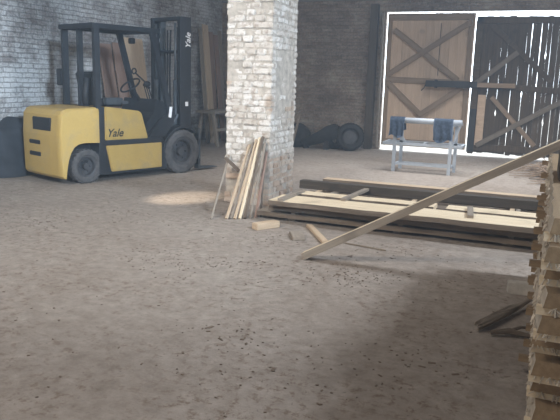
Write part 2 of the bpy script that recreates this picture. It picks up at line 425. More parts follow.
# seat
st = None
bm = bmesh.new(); box(bm, (.68, .55, 1.14), (.46, .48, .12)); st = obj('seat', bm, M['truck_black'], fk, bevel=.03)
bm = bmesh.new(); prism(bm, [(.42, 1.16), (.52, 1.16), (.42, 1.6), (.34, 1.58)], .33, .77); obj('backrest', bm, M['truck_black'], st, bevel=.02)
bm = bmesh.new(); box(bm, (.62, .2, 1.17), (.3, .1, .1)); box(bm, (.8, .16, 1.15), (.12, .06, .05)); obj('armrest_box', bm, M['truck_grey'], fk, bevel=.01)
# steering column, wheel, levers
bm = bmesh.new(); tube(bm, [(1.42, .55, 1.1), (1.2, .55, 1.38)], .03, 8); obj('steering_column', bm, M['truck_black'], fk)
bm = bmesh.new(); ring = [(1.19 + .17 * math.cos(a) * .78, .55 + .17 * math.sin(a), 1.40 + .17 * math.cos(a) * .62) for a in [2 * math.pi * k / 20 for k in range(21)]]
tube(bm, ring, .014, 6, False); obj('steering_wheel', bm, M['truck_black'], fk, smooth=True)
for k, y in enumerate((.27, .33, .39)):
    bm = bmesh.new(); tube(bm, [(1.42, y, 1.15), (1.34, y, 1.36 + .02 * k)], .009, 6)
    lv = obj('lever', bm, M['truck_black'], fk); bm = bmesh.new(); bmesh.ops.create_uvsphere(bm, u_segments=8, v_segments=6, radius=.022, matrix=Matrix.Translation((1.34, y, 1.37 + .02 * k))); obj('knob', bm, M['slot'], lv)
bm = bmesh.new(); tube(bm, [(1.10, .3, 1.60), (1.30, .3, 1.45)], .012, 6); mr = obj('mirror_arm', bm, M['slot'], fk)
bm = bmesh.new(); rr = [(1.085 + .04 * math.cos(a), .3, 1.62 + .04 * math.sin(a)) for a in [2 * math.pi * k / 12 for k in range(13)]]; tube(bm, rr, .012, 5, False); obj('loop_handle', bm, M['slot'], mr)
bm = bmesh.new(); bmesh.ops.create_uvsphere(bm, u_segments=12, v_segments=8, radius=.065, matrix=Matrix.Translation((1.33, .3, 1.43)) @ Matrix.Diagonal((1, .6, .7, 1))); obj('mirror_head', bm, M['slot'], mr, smooth=True)
# overhead guard
RZ = 2.23
bm = bmesh.new()
for y in (.06, .9): bar(bm, (.22, y, RZ), (1.36, y, RZ), .06, .07)
for x in (.22, 1.36): bar(bm, (x, .03, RZ), (x, .93, RZ), .06, .07)
for y in (.18, .3, .42, .54, .66, .78): bar(bm, (.22, y, RZ + .01), (1.36, y, RZ + .01), .03, .05)
bm.faces.ensure_lookup_table()
gr = obj('overhead_guard', bm, M['truck_black'], fk, bevel=.006)
def post(pts, w, t, name='guard_post'):
    bm = bmesh.new()
    for a, b in zip(pts, pts[1:]): bar(bm, a, b, w, t, V((1, 0, 0)))
    return obj(name, bm, M['truck_black'], fk, bevel=.006)
post([(.25, .05, 1.06), (.25, .05, RZ)], .07, .09); lp = post([(.27, .9, 1.06), (.27, .9, RZ)], .07, .09)
post([(.26, .48, 1.06), (.26, .48, RZ)], .06, .08, 'rear_middle_post')
bm = bmesh.new(); tube(bm, [(.3, .42, 1.05), (.3, .42, 1.3), (.33, .42, 1.5)], .05, 10); obj('air_intake', bm, M['truck_black'], fk, smooth=True)
for y in (.06, .9): post([(1.62, y, .78), (1.56, y, 1.08), (1.24, y, RZ)], .06, .09)
bm = bmesh.new(); box(bm, (.24, .99, 1.50), (.08, .13, .25)); obj('side_lamp', bm, M['truck_black'], fk, bevel=.01)
for y in (.16, .78):
    bm = bmesh.new(); box(bm, (1.40, y, RZ - .13), (.07, .11, .09)); hl = obj('work_light', bm, M['truck_black'], fk, bevel=.01)
    bm = bmesh.new(); box(bm, (1.439, y, RZ - .13), (.006, .08, .06)); obj('lens', bm, M['white'], hl)
# wheels
def wheel(x, r, y0, w, name):
    s = 1 if y0 < .5 else -1
    bm = bmesh.new(); h = w / 2; c = (x, y0 + h, r)
    lathe(bm, [(r * .60, -h * .72), (r * .72, -h), (r * .90, -h * .98), (r * .985, -h * .78), (r, -h * .3), (r, h * .3), (r * .985, h * .78), (r * .9, h * .98), (r * .72, h), (r * .60, h * .72)], c, 'y', 40)
    for k in range(24):   # tread lugs
        a = 2 * math.pi * k / 24
        box(bm, (c[0] + r * .985 * math.cos(a), c[1], c[2] + r * .985 * math.sin(a)), (.022, w * .8, .035), Matrix.Rotation(-a, 3, 'Y') @ Matrix.Rotation(.3, 3, 'X'))
    o = obj(name, bm, M['rubber'], fk)
    bm = bmesh.new()
    lathe(bm, [(r * .62, -h * .75), (r * .60, -h * .8), (r * .52, -h * .7), (r * .48, -h * .1), (r * .2, -h * .0), (r * .18, -h * .5), (.001, -h * .5), (.001, h * .5), (r * .18, h * .5), (r * .2, 0.02), (r * .48, h * .1 + .02), (r * .52, h * .7), (r * .60, h * .8), (r * .62, h * .75)], c, 'y', 28)
    for k in range(6):
        a = 2 * math.pi * k / 6; tube(bm, [(c[0] + r * .34 * math.cos(a), c[1] - h * .35, c[2] + r * .34 * math.sin(a)), (c[0] + r * .34 * math.cos(a), c[1] + h * .35, c[2] + r * .34 * math.sin(a))], r * .045, 6)
    obj('rim', bm, M['rim'], o)
wheel(.05, .245, .02, .17, 'rear_wheel'); wheel(.05, .245, W - .19, .17, 'rear_wheel')
wheel(1.82, .355, .0, .21, 'front_wheel'); wheel(1.82, .355, W - .21, .21, 'front_wheel')
bm = bmesh.new(); box(bm, (1.82, W / 2, .36), (.3, W - .46, .3)); obj('drive_axle', bm, M['slot'], fk)
# mast
MX = 1.98; MT = 2.5
mast = bpy.data.objects.new('mast', None); C.objects.link(mast); mast.parent = fk
for y, s in ((.14, 1), (.88, -1)):
    bm = bmesh.new(); box(bm, (MX, y, (.1 + MT) / 2), (.23, .02, MT - .1))
    for x in (-.105, .105): box(bm, (MX + x, y + s * .03, (.1 + MT) / 2), (.02, .07, MT - .1))
    obj('mast_rail', bm, M['truck_black'], mast, bevel=.003)
    bm = bmesh.new(); box(bm, (MX + .06, y + s * .085, (.16 + MT) / 2), (.11, .05, MT - .2)); obj('inner_rail', bm, M['truck_grey'], mast, bevel=.003)
    bm = bmesh.new(); tube(bm, [(MX - .11, y + s * .12, .2), (MX - .11, y + s * .12, 1.5)], .035, 10); tube(bm, [(MX - .11, y + s * .12, 1.5), (MX - .11, y + s * .12, MT - .1)], .02, 10); obj('lift_cylinder', bm, M['truck_grey'], mast, smooth=True)
for z, h in ((MT - .03, .06), (1.95, .05), (.75, .08), (.2, .1)):
    bm = bmesh.new(); box(bm, (MX - .07 if z > 1 else MX - .1, .53, z), (.05, .7, h)); obj('crossmember', bm, M['truck_black'], mast, bevel=.004)
bm = bmesh.new(); tube(bm, [(MX - .06, .45, .6), (MX - .08, .44, 1.6), (MX - .04, .46, 2.3)], .016, 6); tube(bm, [(MX - .06, .55, .6), (MX - .03, .56, 1.6), (MX - .04, .54, 2.3)], .016, 6); obj('hose', bm, M['slot'], mast)
for y in (.36, .7):
    bm = bmesh.new(); box(bm, (MX + .03, y, 1.4), (.02, .035, 1.9)); obj('chain', bm, M['truck_grey'], mast)
# carriage and forks
bm = bmesh.new()
for z in (.16, .5): box(bm, (2.2, .53, z), (.05, .98, .09))
for y in (.12, .94, .53): box(bm, (2.19, y, .33), (.04, .05, .3))
for y in (.28, .78): box(bm, (2.16, y, .35), (.05, .06, .5))
obj('carriage', bm, M['truck_black'], fk, bevel=.004)
for y in (.14, .92):
    bm = bmesh.new(); prism(bm, [(2.227, .03), (2.227, .72), (2.265, .72), (2.27, .075), (2.66, .045), (2.66, .03)], y - .055, y + .055); obj('fork', bm, M['truck_grey'], fk)
bm = bmesh.new(); tube(bm, [(1.62, .2, .7), (1.8, .22, .82), (1.87, .2, .95)], .03, 8); tube(bm, [(1.5, .3, .62), (1.86, .3, .74)], .035, 8); obj('tilt_cylinder', bm, M['truck_grey'], fk)
# lettering and stickers
def text(name, body, size, loc, rot, mat, parent, shear=0, bold=.0):
    cu = bpy.data.curves.new(name, 'FONT'); cu.body = body; cu.size = size; cu.extrude = .001; cu.shear = shear; cu.offset = bold; cu.align_x = 'CENTER'
    cu.materials.append(mat); o = bpy.data.objects.new(name, cu); C.objects.link(o)
    bpy.context.view_layer.update(); me = bpy.data.meshes.new_from_object(o.evaluated_get(bpy.context.evaluated_depsgraph_get())); bpy.data.objects.remove(o)
    me.materials.clear(); me.materials.append(mat); o = bpy.data.objects.new(name, me); C.objects.link(o); o.parent = parent; o.location = loc; o.rotation_euler = rot; return o
text('lettering', 'Yale', .165, (.50, -.003, .66), (R(90), 0, 0), M['ink'], hood, .35, .0025)
text('lettering', 'Yale', .145, (MX + .095, .127, 2.13), (R(90), R(-90), 0), M['white'], mast, .3, .0025)
bm = bmesh.new(); box(bm, (1.56, .01, 1.0), (.055, .006, .17), Matrix.Rotation(.15, 3, 'Y')); obj('paper_tag', bm, M['white'], fk)
bm = bmesh.new(); box(bm, (MX + .02, .128, 1.12), (.06, .004, .07)); obj('sticker', bm, M['white'], mast)

# ------------------------------------------------------------------ boards leaning on the left wall
def lean(name, x, y, w, h, mat, label, dx=.35, th=.03, dy=0, group=None):
    """board standing on the floor, leaning on wall_left"""
    p0 = V((x + dx, y, 0)); p1 = V((x + .03, y + dy, h)); u = (p1 - p0).normalized()
    o = board(name, p0, p1, w, th, mat, up=(1, 0, 0)); o['label'] = label; o['category'] = 'board'
    if group: o['group'] = group
    return o
G1 = 'boards leaning on the left wall'
lean('leaning_board', XL, 11.3, .62, 2.28, M['wood_tan'], 'wide tan board leaning on the wall, seen through the forklift cab', group=G1)
lean('leaning_board', XL, 10.38, .36, 2.12, M['wood_red'], 'reddish dark board on the wall behind the forklift driver seat', group=G1)
lean('leaning_board', XL, 10.78, .30, 2.16, M['wood_red'], 'second reddish board, just left of the tan one seen through the cab', group=G1)
lean('leaning_board', XL, 14.15, .26, 2.80, M['wood_tan'], 'tall pale board standing between forklift mast and pillar', group=G1, dy=.12)
lean('leaning_board', XL, 13.88, .14, 2.7, M['wood_grey'], 'narrow grey board left of the tall pale board by the mast', group=G1, dy=.16)
lean('leaning_board', XL, 14.5, .2, 2.65, M['wood_red'], 'reddish board directly right of the tall pale board by the mast', group=G1, dy=.05, dx=.25)
lean('leaning_board', XL, 14.78, .2, 2.6, M['wood_red'], 'brown board nearest the corner, half hidden by the pillar', group=G1, dy=.02, dx=.3)
lean('leaning_board', XL, 15.03, .16, 2.72, M['wood_grey'], 'greyish board in the corner, behind the pillar edge', group=G1, dx=.22)

# workbench in the far corner
t = thing('workbench', (-7.1, 13.9, 0), R(90), 'dusty old wooden workbench with slanted legs between forklift and pillar', 'workbench')
bm = bmesh.new(); box(bm, (0, 0, .80), (1.9, .5, .06)); obj('bench_top', bm, M['wood_grey'], t, bevel=.005)
for x in (-.85, -.1, .75):
    for s in (-1, 1):
        bm = bmesh.new(); bar(bm, (x - .12 * s, s * .2, 0.02), (x + .12 * s, s * .2, .77), .07, .06, V((0, 1, 0))); obj('leg', bm, M['wood_grey'], t)
bm = bmesh.new(); bar(bm, (-.85, -.2, .4), (.8, -.2, .4), .05, .06); obj('stretcher', bm, M['wood_grey'], t)
t = thing('dark_bundle', (-7.05, 14.2, .83), .2, 'dark rag bundle lying on the far workbench beside the pillar', 'bundle')
bm = bmesh.new(); bmesh.ops.create_icosphere(bm, subdivisions=3, radius=1)
for v_ in bm.verts: v_.co = V((v_.co.x * .16, v_.co.y * .3, max(0, v_.co.z * .13 + .06 + .02 * math.sin(v_.co.x * 9 + v_.co.y * 7))))
obj('cloth', bm, M['tarp'], t, smooth=True)

t = thing('shadow_mass', (-7.58, 7.85, 0), 0, 'dark shape added as the forklift shadow on the left brick wall', 'shadow shape')
bm = bmesh.new(); bmesh.ops.create_icosphere(bm, subdivisions=4, radius=1)  # dark solid added in place of the forklift shadow on the wall
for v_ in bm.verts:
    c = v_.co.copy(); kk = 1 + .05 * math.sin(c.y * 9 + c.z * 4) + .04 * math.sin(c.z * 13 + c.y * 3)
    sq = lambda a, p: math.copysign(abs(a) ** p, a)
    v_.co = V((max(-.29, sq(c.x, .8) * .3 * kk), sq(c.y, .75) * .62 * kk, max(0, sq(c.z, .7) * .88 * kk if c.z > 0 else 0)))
obj('shadow_shell', bm, M['shadow_dark'], t, smooth=True)

# ------------------------------------------------------------------ junk by the back wall
def tyre(name, loc, rot, r, w, label, group=None):
    bm = bmesh.new(); h = w / 2
    lathe(bm, [(r * .56, -h * .6), (r * .66, -h), (r * .88, -h), (r * .98, -h * .7), (r, 0), (r * .98, h * .7), (r * .88, h), (r * .66, h), (r * .56, h * .6), (r * .6, 0)], (0, 0, 0), 'y', 40)
    for k in range(30):
        a = 2 * math.pi * k / 30; box(bm, (r * .985 * math.cos(a), 0, r * .985 * math.sin(a)), (.03, w * .75, .03), Matrix.Rotation(-a, 3, 'Y') @ Matrix.Rotation(.4, 3, 'X'))
    o = obj(name, bm, M['rubber_dark'], smooth=False); o.location = loc; o.rotation_euler = rot
    tag(o, label, 'tyre', group); return o
M['rubber_dark'] = plain('old_black_rubber', (.015, .015, .016), .9, 0, .4, 10)
ty = tyre('tyre', (-4.16, 14.45, .315), (R(-8), 0, R(18)), .31, .26, 'old tyre standing on edge with its hub facing the viewer, left of the gate', 'old tyres by the back wall')
bm = bmesh.new(); lathe(bm, [(.20, -.06), (.19, -.08), (.15, -.03), (.06, -.04), (.001, -.04), (.001, .03), (.06, .03), (.15, .04), (.19, .06), (.20, .06)], (0, 0, 0), 'y', 28); obj('rim', bm, M['rim'], ty)
tyre('tyre', (-4.62, 14.66, .28), (R(-14), 0, R(60)), .28, .2, 'smaller tyre leaning behind the standing tyre by the back wall', 'old tyres by the back wall')
# propeller-shaft like dark casing
t = thing('axle_casing', (-5.2, 14.35, 0), 0, 'dark tapered axle casing lying left of the old tyre', 'machine part')
bm = bmesh.new(); tube(bm, [(-.12, .0, .14), (.05, 0, .16), (.3, .03, .26), (.55, .06, .38), (.75, .1, .42)], [.05, .11, .14, .18, .15], 14); obj('casing', bm, M['rubber_dark'], t, smooth=True)
for x, hh in ((.0, .1), (.5, .24)):
    bm = bmesh.new(); box(bm, (x, .04, hh / 2), (.09, .16, hh)); obj('foot_block', bm, M['tarp'], t)
t = thing('sack', (-5.62, 14.5, 0), .3, 'slumped dark sack on the floor just right of the pillar', 'sack')
bm = bmesh.new(); bmesh.ops.create_icosphere(bm, subdivisions=4, radius=1)
for v_ in bm.verts:
    c = v_.co.copy(); kk = 1 + .07 * math.sin(c.x * 7 + c.z * 5) + .05 * math.sin(c.y * 11); v_.co = V((c.x * .42 * kk, c.y * .3 * kk, max(0, (c.z * .3 + .24) * kk)))
obj('body', bm, M['tarp'], t, smooth=True)
t = thing('wheelbarrow', (-5.35, 14.0, 0), R(10), 'old grey wheelbarrow frame tipped up against the back wall', 'wheelbarrow')
bm = bmesh.new(); tube(bm, [(-.45, .0, .55), (-.2, .02, .72), (.02, .04, .80), (.12, .04, .9)], .022, 8); obj('handle', bm, M['gate_mid'], t)
bm = bmesh.new(); prism(bm, [(-.4, .5), (-.12, .72), (.1, .86), (.16, .82), (-.05, .62), (-.3, .42)], .05, .1); obj('tray_side', bm, M['gate_mid'], t)
for x0, x1 in ((.1, -.08), (-.3, -.36)):
    bm = bmesh.new(); bar(bm, (x1, .04, 0.01), (x0, .04, .78 if x0 > 0 else .5), .05, .05, V((0, 1, 0))); obj('leg', bm, M['gate_mid'], t)

# ------------------------------------------------------------------ metal trestle with hanging cloths
t = thing('trestle_table', (-2.0, 11.6, 0), 0, 'pale painted metal trestle standing in front of the gate', 'trestle')
ws = M['white_steel']
bm = bmesh.new(); tube(bm, [(-.55, 0, .915), (.64, 0, .915)], .05, 14); obj('top_roller', bm, ws, t, smooth=True)
bm = bmesh.new(); bar(bm, (-.60, .3, .88), (.62, .3, .88), .05, .05); obj('top_rail', bm, ws, t)
bm = bmesh.new()
for y in (-.02, .42): bar(bm, (-.72, y, .50), (.68, y, .50), .05, .045)
for x in (-.7, .0, .66): bar(bm, (x, -.02, .5), (x, .42, .5), .04, .04)
obj('shelf_frame', bm, ws, t)
for x in (-.5, .48):
    for y, xo in ((-.03, 0), (.42, .06)):
        bm = bmesh.new(); box(bm, (x + xo * .5, y, .45), (.055, .05, .90)); obj('leg', bm, ws, t)
    bm = bmesh.new(); bar(bm, (x, -.03, .12), (x, .42, .12), .035, .035); obj('stretcher', bm, ws, t)
    bm = bmesh.new(); box(bm, (x, .2, .86), (.05, .46, .05)); obj('head_bracket', bm, ws, t)
bm = bmesh.new(); bar(bm, (-.5, .42, .12), (.5, .42, .12), .035, .035); bar(bm, (-.5, -.03, .14), (.5, -.03, .14), .03, .03); obj('stretcher', bm, ws, t)
for a, b in ((-.5, -.3), (.62, .5)):
    bm = bmesh.new(); bar(bm, (a, .0, .86), (b, .0, .5), .03, .03, V((0, 1, 0))); obj('strut', bm, ws, t)
def cloth(name, x0, x1, zf, zb, label, ph):
    """garment folded over the roller"""
    bm = bmesh.new(); nx, ns = 14, 22; g_ = []
    R0 = .062; top = math.pi * R0; Lf = .915 - zf; Lb = .915 - zb; tot = Lf + top + Lb
    for i in range(nx + 1):
        u = i / nx; col = []
        for j in range(ns + 1):
            s = tot * j / ns + (.03 * math.sin(u * 7 + ph) if j in (0,) else 0)
            if s < Lf: y = -R0; z = .915 - (Lf - s)
            elif s < Lf + top: a = (s - Lf) / R0; y = -R0 * math.cos(a); z = .915 + R0 * math.sin(a)
            else: y = R0; z = .915 - (s - Lf - top)
            hang = max(0, .915 - z) * 1.6; sg = -1 if y < 0 else 1
            y += sg * min(.035, .09 * hang) * (1 + math.sin(u * 16 + ph + z * 5)) ; x = x0 + (x1 - x0) * u + .02 * hang * math.sin(z * 18 + ph)
            col.append(bm.verts.new((x, y, z)))
        g_.append(col)
    for a, b in zip(g_, g_[1:]):
        for j in range(ns): bm.faces.new((a[j], b[j], b[j + 1], a[j + 1]))
    bmesh.ops.solidify(bm, geom=bm.faces[:], thickness=-.012)
    o = obj(name, bm, M['denim'], smooth=True); o.location = (-2.0, 11.6, 0); tag(o, label, 'jacket', 'work clothes on the trestle')
cloth('work_jacket', -.60, -.34, .63, .74, 'dark blue work jacket hung over the left end of the trestle', 0)
cloth('work_jacket', .17, .50, .58, .70, 'dark blue work jacket hung over the right end of the trestle', 2)
bm = bmesh.new(); box(bm, (-.2, .0, 0), (.16, .08, .06)); o = obj('glove', bm, M['denim'], bevel=.02); o.location = (-1.98, 11.5, .86); tag(o, 'dark glove tucked beside the left jacket on the trestle', 'glove')
bpy.data.objects.remove(o)

# ------------------------------------------------------------------ low timber pile on the floor
G2 = 'boards of the low timber pile'; pale = [M['wood_pale'], M['bark']]; tan = [M['wood_tan'], M['bark']]; grey = [M['wood_grey'], M['bark']]; dark = [M['bark'], M['bark']]
def pb(x0, x1, y, w, z, t, mats, label, wav=.012, dy=0, name='timber_board'):
    o = board(name, (x0, y, z), (x1, y + dy, z), w, t, mats, wav=wav, seg=16); tag(o, label, 'board', G2); return o
L0, L1, L2 = .04, .12, .20      # undersides of the three levels
T = .05
def stick(x, y0, y1, z, h, w, mat, label, dx=0, name='spacer_stick', group='spacers of the low timber pile'):
    o = board(name, (x, y0, z), (x + dx, y1, z), w, h, mat, seg=1); tag(o, label, 'spacer', group); return o
for i, x in enumerate((-2.55, -1.35, -.25, 1.1)):
    w_ = ('left end', 'left middle', 'right middle', 'far right end')[i]
    stick(x, 6.66, 8.6, 0, .04, .09, M['wood_grey'], 'floor bearer under the low timber pile, %s' % w_, name='floor_bearer')
    stick(x + .03, 6.63, 8.55, L0 + T, L1 - L0 - T, .05, M['wood_grey'], 'lower spacer stick in the low timber pile, %s' % w_)
    stick(x - .02, 6.6, 8.55, L1 + T, L2 - L1 - T, .05, M['wood_tan'], 'upper spacer stick in the low timber pile, %s' % w_)
pb(-2.96, 1.5, 6.80, .38, L0, T, grey, 'lowest front board of the low timber pile, sticking out furthest left', .02, -.03)
pb(-2.80, 1.5, 6.76, .36, L1, T, dark, 'dark middle-level front board of the low timber pile', .016)
pb(-2.76, 1.45, 6.70, .46, L2, T, pale, 'wide pale top board along the front of the low timber pile', .018, -.03)
pb(-2.82, 1.5, 7.21, .34, L0, T, grey, 'lowest board in the second row of the low pile', .016)
pb(-2.72, 1.5, 7.16, .34, L1, T, tan, 'middle-level board in the second row of the low pile', .016)
pb(-2.68, -1.05, 7.16, .26, L2, T, pale, 'short pale top board in the second row, left half of pile', .014)
pb(-.92, 1.4, 7.13, .28, L2, T, pale, 'pale top board in the second row, right half of pile', .014)
pb(-2.8, 1.5, 7.6, .34, L0, T, grey, 'lowest board in the third row of the low pile', .016)
pb(-2.7, 1.5, 7.52, .26, L1, T, dark, 'dark sunken board in the third row of the low pile', .016)
pb(-2.86, 1.3, 7.78, .15, L2, .10, [M['beam_dark'], M['beam_dark']], 'thick dark bark-edged beam along the back of the pile', .012, name='timber_beam')
pb(-2.9, 1.5, 8.35, .24, L0, T, grey, 'lowest board in the back row of the low pile', .012)
pb(-2.7, 1.5, 8.35, .22, L1, T, grey, 'middle-level board in the back row of the low pile', .012)
pb(-2.75, .15, 8.42, .20, L2, .05, tan, 'thin light board at the very back of the low pile', .006)
z3 = L2 + T
for a, b, lb in (((-2.62, 6.48), (-2.62, 7.2), 'pale stick laid across the left end of the low pile'), ((-2.02, 6.86), (-1.97, 7.7), 'stick laid across the low pile just left of the slanted beam'), ((-.62, 6.62), (-.68, 7.14), 'short stick laid across the right part of the low pile')):
    o = board('cross_stick', (*a, z3), (*b, z3), .06, .03, M['wood_grey'], seg=1); tag(o, lb, 'stick', 'sticks on top of the low pile')

# slanted beam
bx0, bz0 = V((-1.87, 5.27, .0)), V((.75, 5.42, 1.46))
t_ = board('slanted_beam', bx0, bz0, .12, .06, [M['wood_pale'], M['wood_grey']], wav=0.002, seg=4); tag(t_, 'long pale squared timber leaning up from the floor onto the tall stack', 'beam')  # darker grey wood on the side faces puts their shade into the colour
SB = t_

# small offcuts on the floor
def offcut(x, y, l, w, h, rz, mat, label, name='wood_offcut', cat='offcut'):
    bm = bmesh.new(); box(bm, (0, 0, h / 2), (l, w, h)); o = obj(name, bm, mat, bevel=.006); o.location = (x, y, 0); o.rotation_euler = (0, 0, rz); tag(o, label, cat)
offcut(-2.66, 6.2, .30, .10, .07, R(60), M['wood_tan'], 'short pale block at the left end of the timber pile')
offcut(-2.22, 5.98, .3, .13, .035, R(118), M['wood_grey'], 'grey flat offcut in front of the timber pile')
offcut(-2.08, 6.18, .75, .07, .03, R(-58), M['wood_tan'], 'thin pale lath on the floor beside the slanted beam foot', 'thin_lath', 'lath')
offcut(-1.5, 5.92, .45, .02, .015, R(-12), M['wood_grey'], 'thin twig-like stick on the floor right of the beam foot', 'thin_stick', 'stick')
offcut(-.05, 5.12, .22, .10, .09, R(10), M['stone'], 'pale stone block on the floor touching the tall stack', 'stone_block', 'block')
offcut(-3.62, 6.75, .16, .02, .01, R(-10), M['wood_grey'], 'small flat sliver left of the leaning laths', 'wood_sliver', 'sliver')

# laths leaning on the pillar: foot (x,y) -> top (x,z)
G3 = 'laths leaning on the pillar'
laths = [(-3.37, 6.30, -3.64, .60, .022, .02, 'wood_grey', 'thin dark lath leaning on the pillar, leftmost of all', 0),
 (-3.23, 6.40, -3.36, .75, .032, .022, 'wood_tan', 'pale orange-tan lath, second from the left on the pillar', .0),
 (-3.185, 6.43, -3.31, .79, .026, .02, 'wood_grey', 'greyish lath leaning third from the left on the pillar', 0),
 (-3.145, 6.44, -3.27, .82, .032, .022, 'wood_tan', 'tan lath leaning fourth from the left on the pillar', 0),
 (-3.10, 6.47, -3.225, .845, .036, .022, 'wood_pale', 'cream lath in the middle of the bunch on the pillar', 0),
 (-3.06, 6.52, -3.185, .86, .036, .025, 'bark', 'dark bark-covered lath, the tallest leaning on the pillar', 0),
 (-3.01, 6.56, -3.15, .80, .026, .02, 'wood_grey', 'grey-brown lath just right of the dark one on the pillar', 0),
 (-2.97, 6.62, -3.13, .68, .034, .02, 'wood_red', 'reddish lath second from the right on the pillar', 0),
 (-2.95, 6.72, -3.16, .45, .024, .02, 'bark', 'short dark lath at the right of the leaning bunch', 0)]
for x0, y0, x1, z1, w, th, mt, lb, _ in laths:
    o = board('leaning_lath', (x0, y0, 0), (x1, 7.265, z1), w, th, M[mt], up=(0, -1, 0), wav=.002, seg=6); tag(o, lb, 'lath', G3)
o = board('leaning_lath', (-3.62, 7.12, .60), (-3.44, 7.15, .44), .04, .02, M['bark'], up=(0, -1, 0)); tag(o, 'short dark stick wedged crosswise among the leaning laths', 'stick', G3)

# ------------------------------------------------------------------ tall stickered stack on the right
G4 = 'planks of the tall stack'; nm = ['topmost', 'second', 'third', 'fourth', 'fifth', 'sixth', 'seventh', 'eighth', 'ninth', 'tenth', 'eleventh', 'lowest']
PT, GAP = .058, .032; nl = 12; rnd = random.Random(11)
prot = [.02, .10, .0, .09, .12, .02, .10, .04, .13, .05, .10, .03]
for i in range(nl):
    z = (nl - 1 - i) * (PT + GAP) + .02
    y0 = 2.62 - prot[i] ; x0 = .03 + rnd.uniform(-.012, .02); yaw = rnd.uniform(-.004, .004)
    bm = plank_mesh((5.62 if i > 1 else 5.3) - y0, .36, PT, .010, seg=26, skew=rnd.uniform(-.02, .03))
    o = obj('stacked_plank', bm, [M['stack_end'], M['fibre']]); 
    o.rotation_euler = (0, 0, R(90) + yaw); o.location = (x0 + .19, y0, z)
    tag(o, 'rough plank with ragged pale edge in the tall right-hand stack, %s' % (nm[i] if i in (0, 11) else nm[i] + ' from the top'), 'plank', G4)
    # splintered bark fibres hanging from the left edge
    bm = bmesh.new()
    for k in range(70):
        yy = rnd.uniform(.02, 2.9) ** 1.0; zz = rnd.uniform(.0, PT); l = rnd.uniform(.02, .07)
        p0 = V((yy, .178, zz)); p1 = p0 + V((rnd.uniform(-.03, .03), rnd.uniform(.001, .014), -l * rnd.uniform(.2, 1)))
        bar(bm, p0, p1, rnd.uniform(.004, .01), .003)
    for k in range(34):
        yy = rnd.uniform(-.17, .178); p0 = V((rnd.uniform(-.004, .01), yy, rnd.uniform(-.004, .006))); p1 = p0 + V((rnd.uniform(-.012, .004), rnd.uniform(-.02, .02), -rnd.uniform(.01, .034)))
        bar(bm, p0, p1, .005, .003)
    fr = obj('split_fibres', bm, M['fibre'], o); fr['kind'] = 'stuff'
    if i < nl - 1:
        zz = z - GAP
        for k, yy in enumerate((2.75, 3.6, 4.5, 5.3)):
            ov = rnd.uniform(-.012, .016); yy, ov = (y0 + .02, -.035) if k == 0 else (yy, ov)
            s = board('stack_spacer', (-.005 - ov, yy + .012, zz), (.38, yy + .012, zz), .035, GAP, M['wood_pale'] if k == 0 else M['stack_end'], seg=1)
            tag(s, 'spacer stick under the %s plank of the tall stack, %s' % (nm[i], ('nearest the viewer', 'second from the viewer', 'third from the viewer', 'farthest back')[k]), 'spacer', 'spacers of the tall stack')
ZT = nl * (PT + GAP) - GAP + .02
bm = bmesh.new(); box(bm, (.2, 4.1, .01), (.3, 2.9, .02)); tag(obj('stack_base_board', bm, M['gate_brace']), 'flat base board under the tall right-hand stack', 'board')
bm = bmesh.new(); box(bm, (.22, 3.95, ZT + .065), (.28, .5, .13)); tag(obj('timber_block', bm, M['post'], bevel=.008), 'dark grey timber block lying on top of the tall stack', 'block')

# ------------------------------------------------------------------ twiggy things
def broom():
    t = thing('twig_broom', (-.28, 4.13, 0), math.atan2(.74, .31), 'dark shaggy twig bundle on the floor, pointing at the tall stack', 'twig bundle')
    bm = bmesh.new(); rnd = random.Random(3)
    for k in range(90):
        a = rnd.uniform(0, 6.28); rr = rnd.uniform(.0, .03); s = rnd.uniform(-.02, .2); e = rnd.uniform(.35, .72)
        c = lambda x, f: (x, math.cos(a + x * 3) * rr * f, .045 + abs(math.sin(a + x * 3)) * rr * f)
        sp = 1.0
        tube(bm, [c(s, 1.1), c((s + e) / 2, 1.2), c(e, .6)], rnd.uniform(.003, .006), 4)
    obj('twigs', bm, M['wood_grey'], t)
    bm = bmesh.new(); tube(bm, [(0, .0, .02), (.25, 0, .04), (.5, 0, .045), (.78, 0, .06)], [.008, .024, .026, .014], 8); obj('core', bm, M['wood_grey'], t)
    return t
broom()
t = thing('bent_branch', (-.2, 4.1, 0), R(14), 'short black branch lying beside the shaggy twig bundle', 'branch')
bm = bmesh.new(); tube(bm, [(0, 0, .03), (.12, .02, .04), (.26, -.01, .025)], [.015, .022, .01], 7); obj('stem', bm, M['bark'], t)
bm = bmesh.new(); tube(bm, [(.08, 0, .035), (.2, .08, .05), (.27, .12, .03)], [.012, .01, .006], 6); obj('twig', bm, M['bark'], t)
rnd = random.Random(9)
for j, (x, y, s, lb) in enumerate(((.1, 12.35, 1.0, 'sprawling brushwood branch on the floor near the right gate leaf'), (.35, 11.5, .9, 'dry brushwood branch poking out from behind the tall stack'))):
    t = thing('brushwood_branch', (x + .25, y, 0), R(180 + 12 * j), lb, 'branch', 'brushwood by the gate')
    bm = bmesh.new(); tube(bm, [(-.2, 0, .04), (.3, .02, .09), (.8, -.03, .08)], [.03, .022, .01], 7); obj('stem', bm, M['bark'], t)
    bm = bmesh.new()
    for k in range(46):
        a = rnd.uniform(-1.0, 1.0); L = rnd.uniform(.35, .95) * s; x0 = rnd.uniform(-.2, .3); zz = rnd.uniform(.02, .3)
        tube(bm, [(x0, 0, .06), (x0 + L * .5 * math.cos(a), L * .5 * math.sin(a), zz), (x0 + L * math.cos(a), L * math.sin(a), max(.01, zz * rnd.uniform(.2, 1.3)))], [.012, .008, .004], 4)
    tw = obj('twigs', bm, M['gate_brace'], t); tw['kind'] = 'stuff'

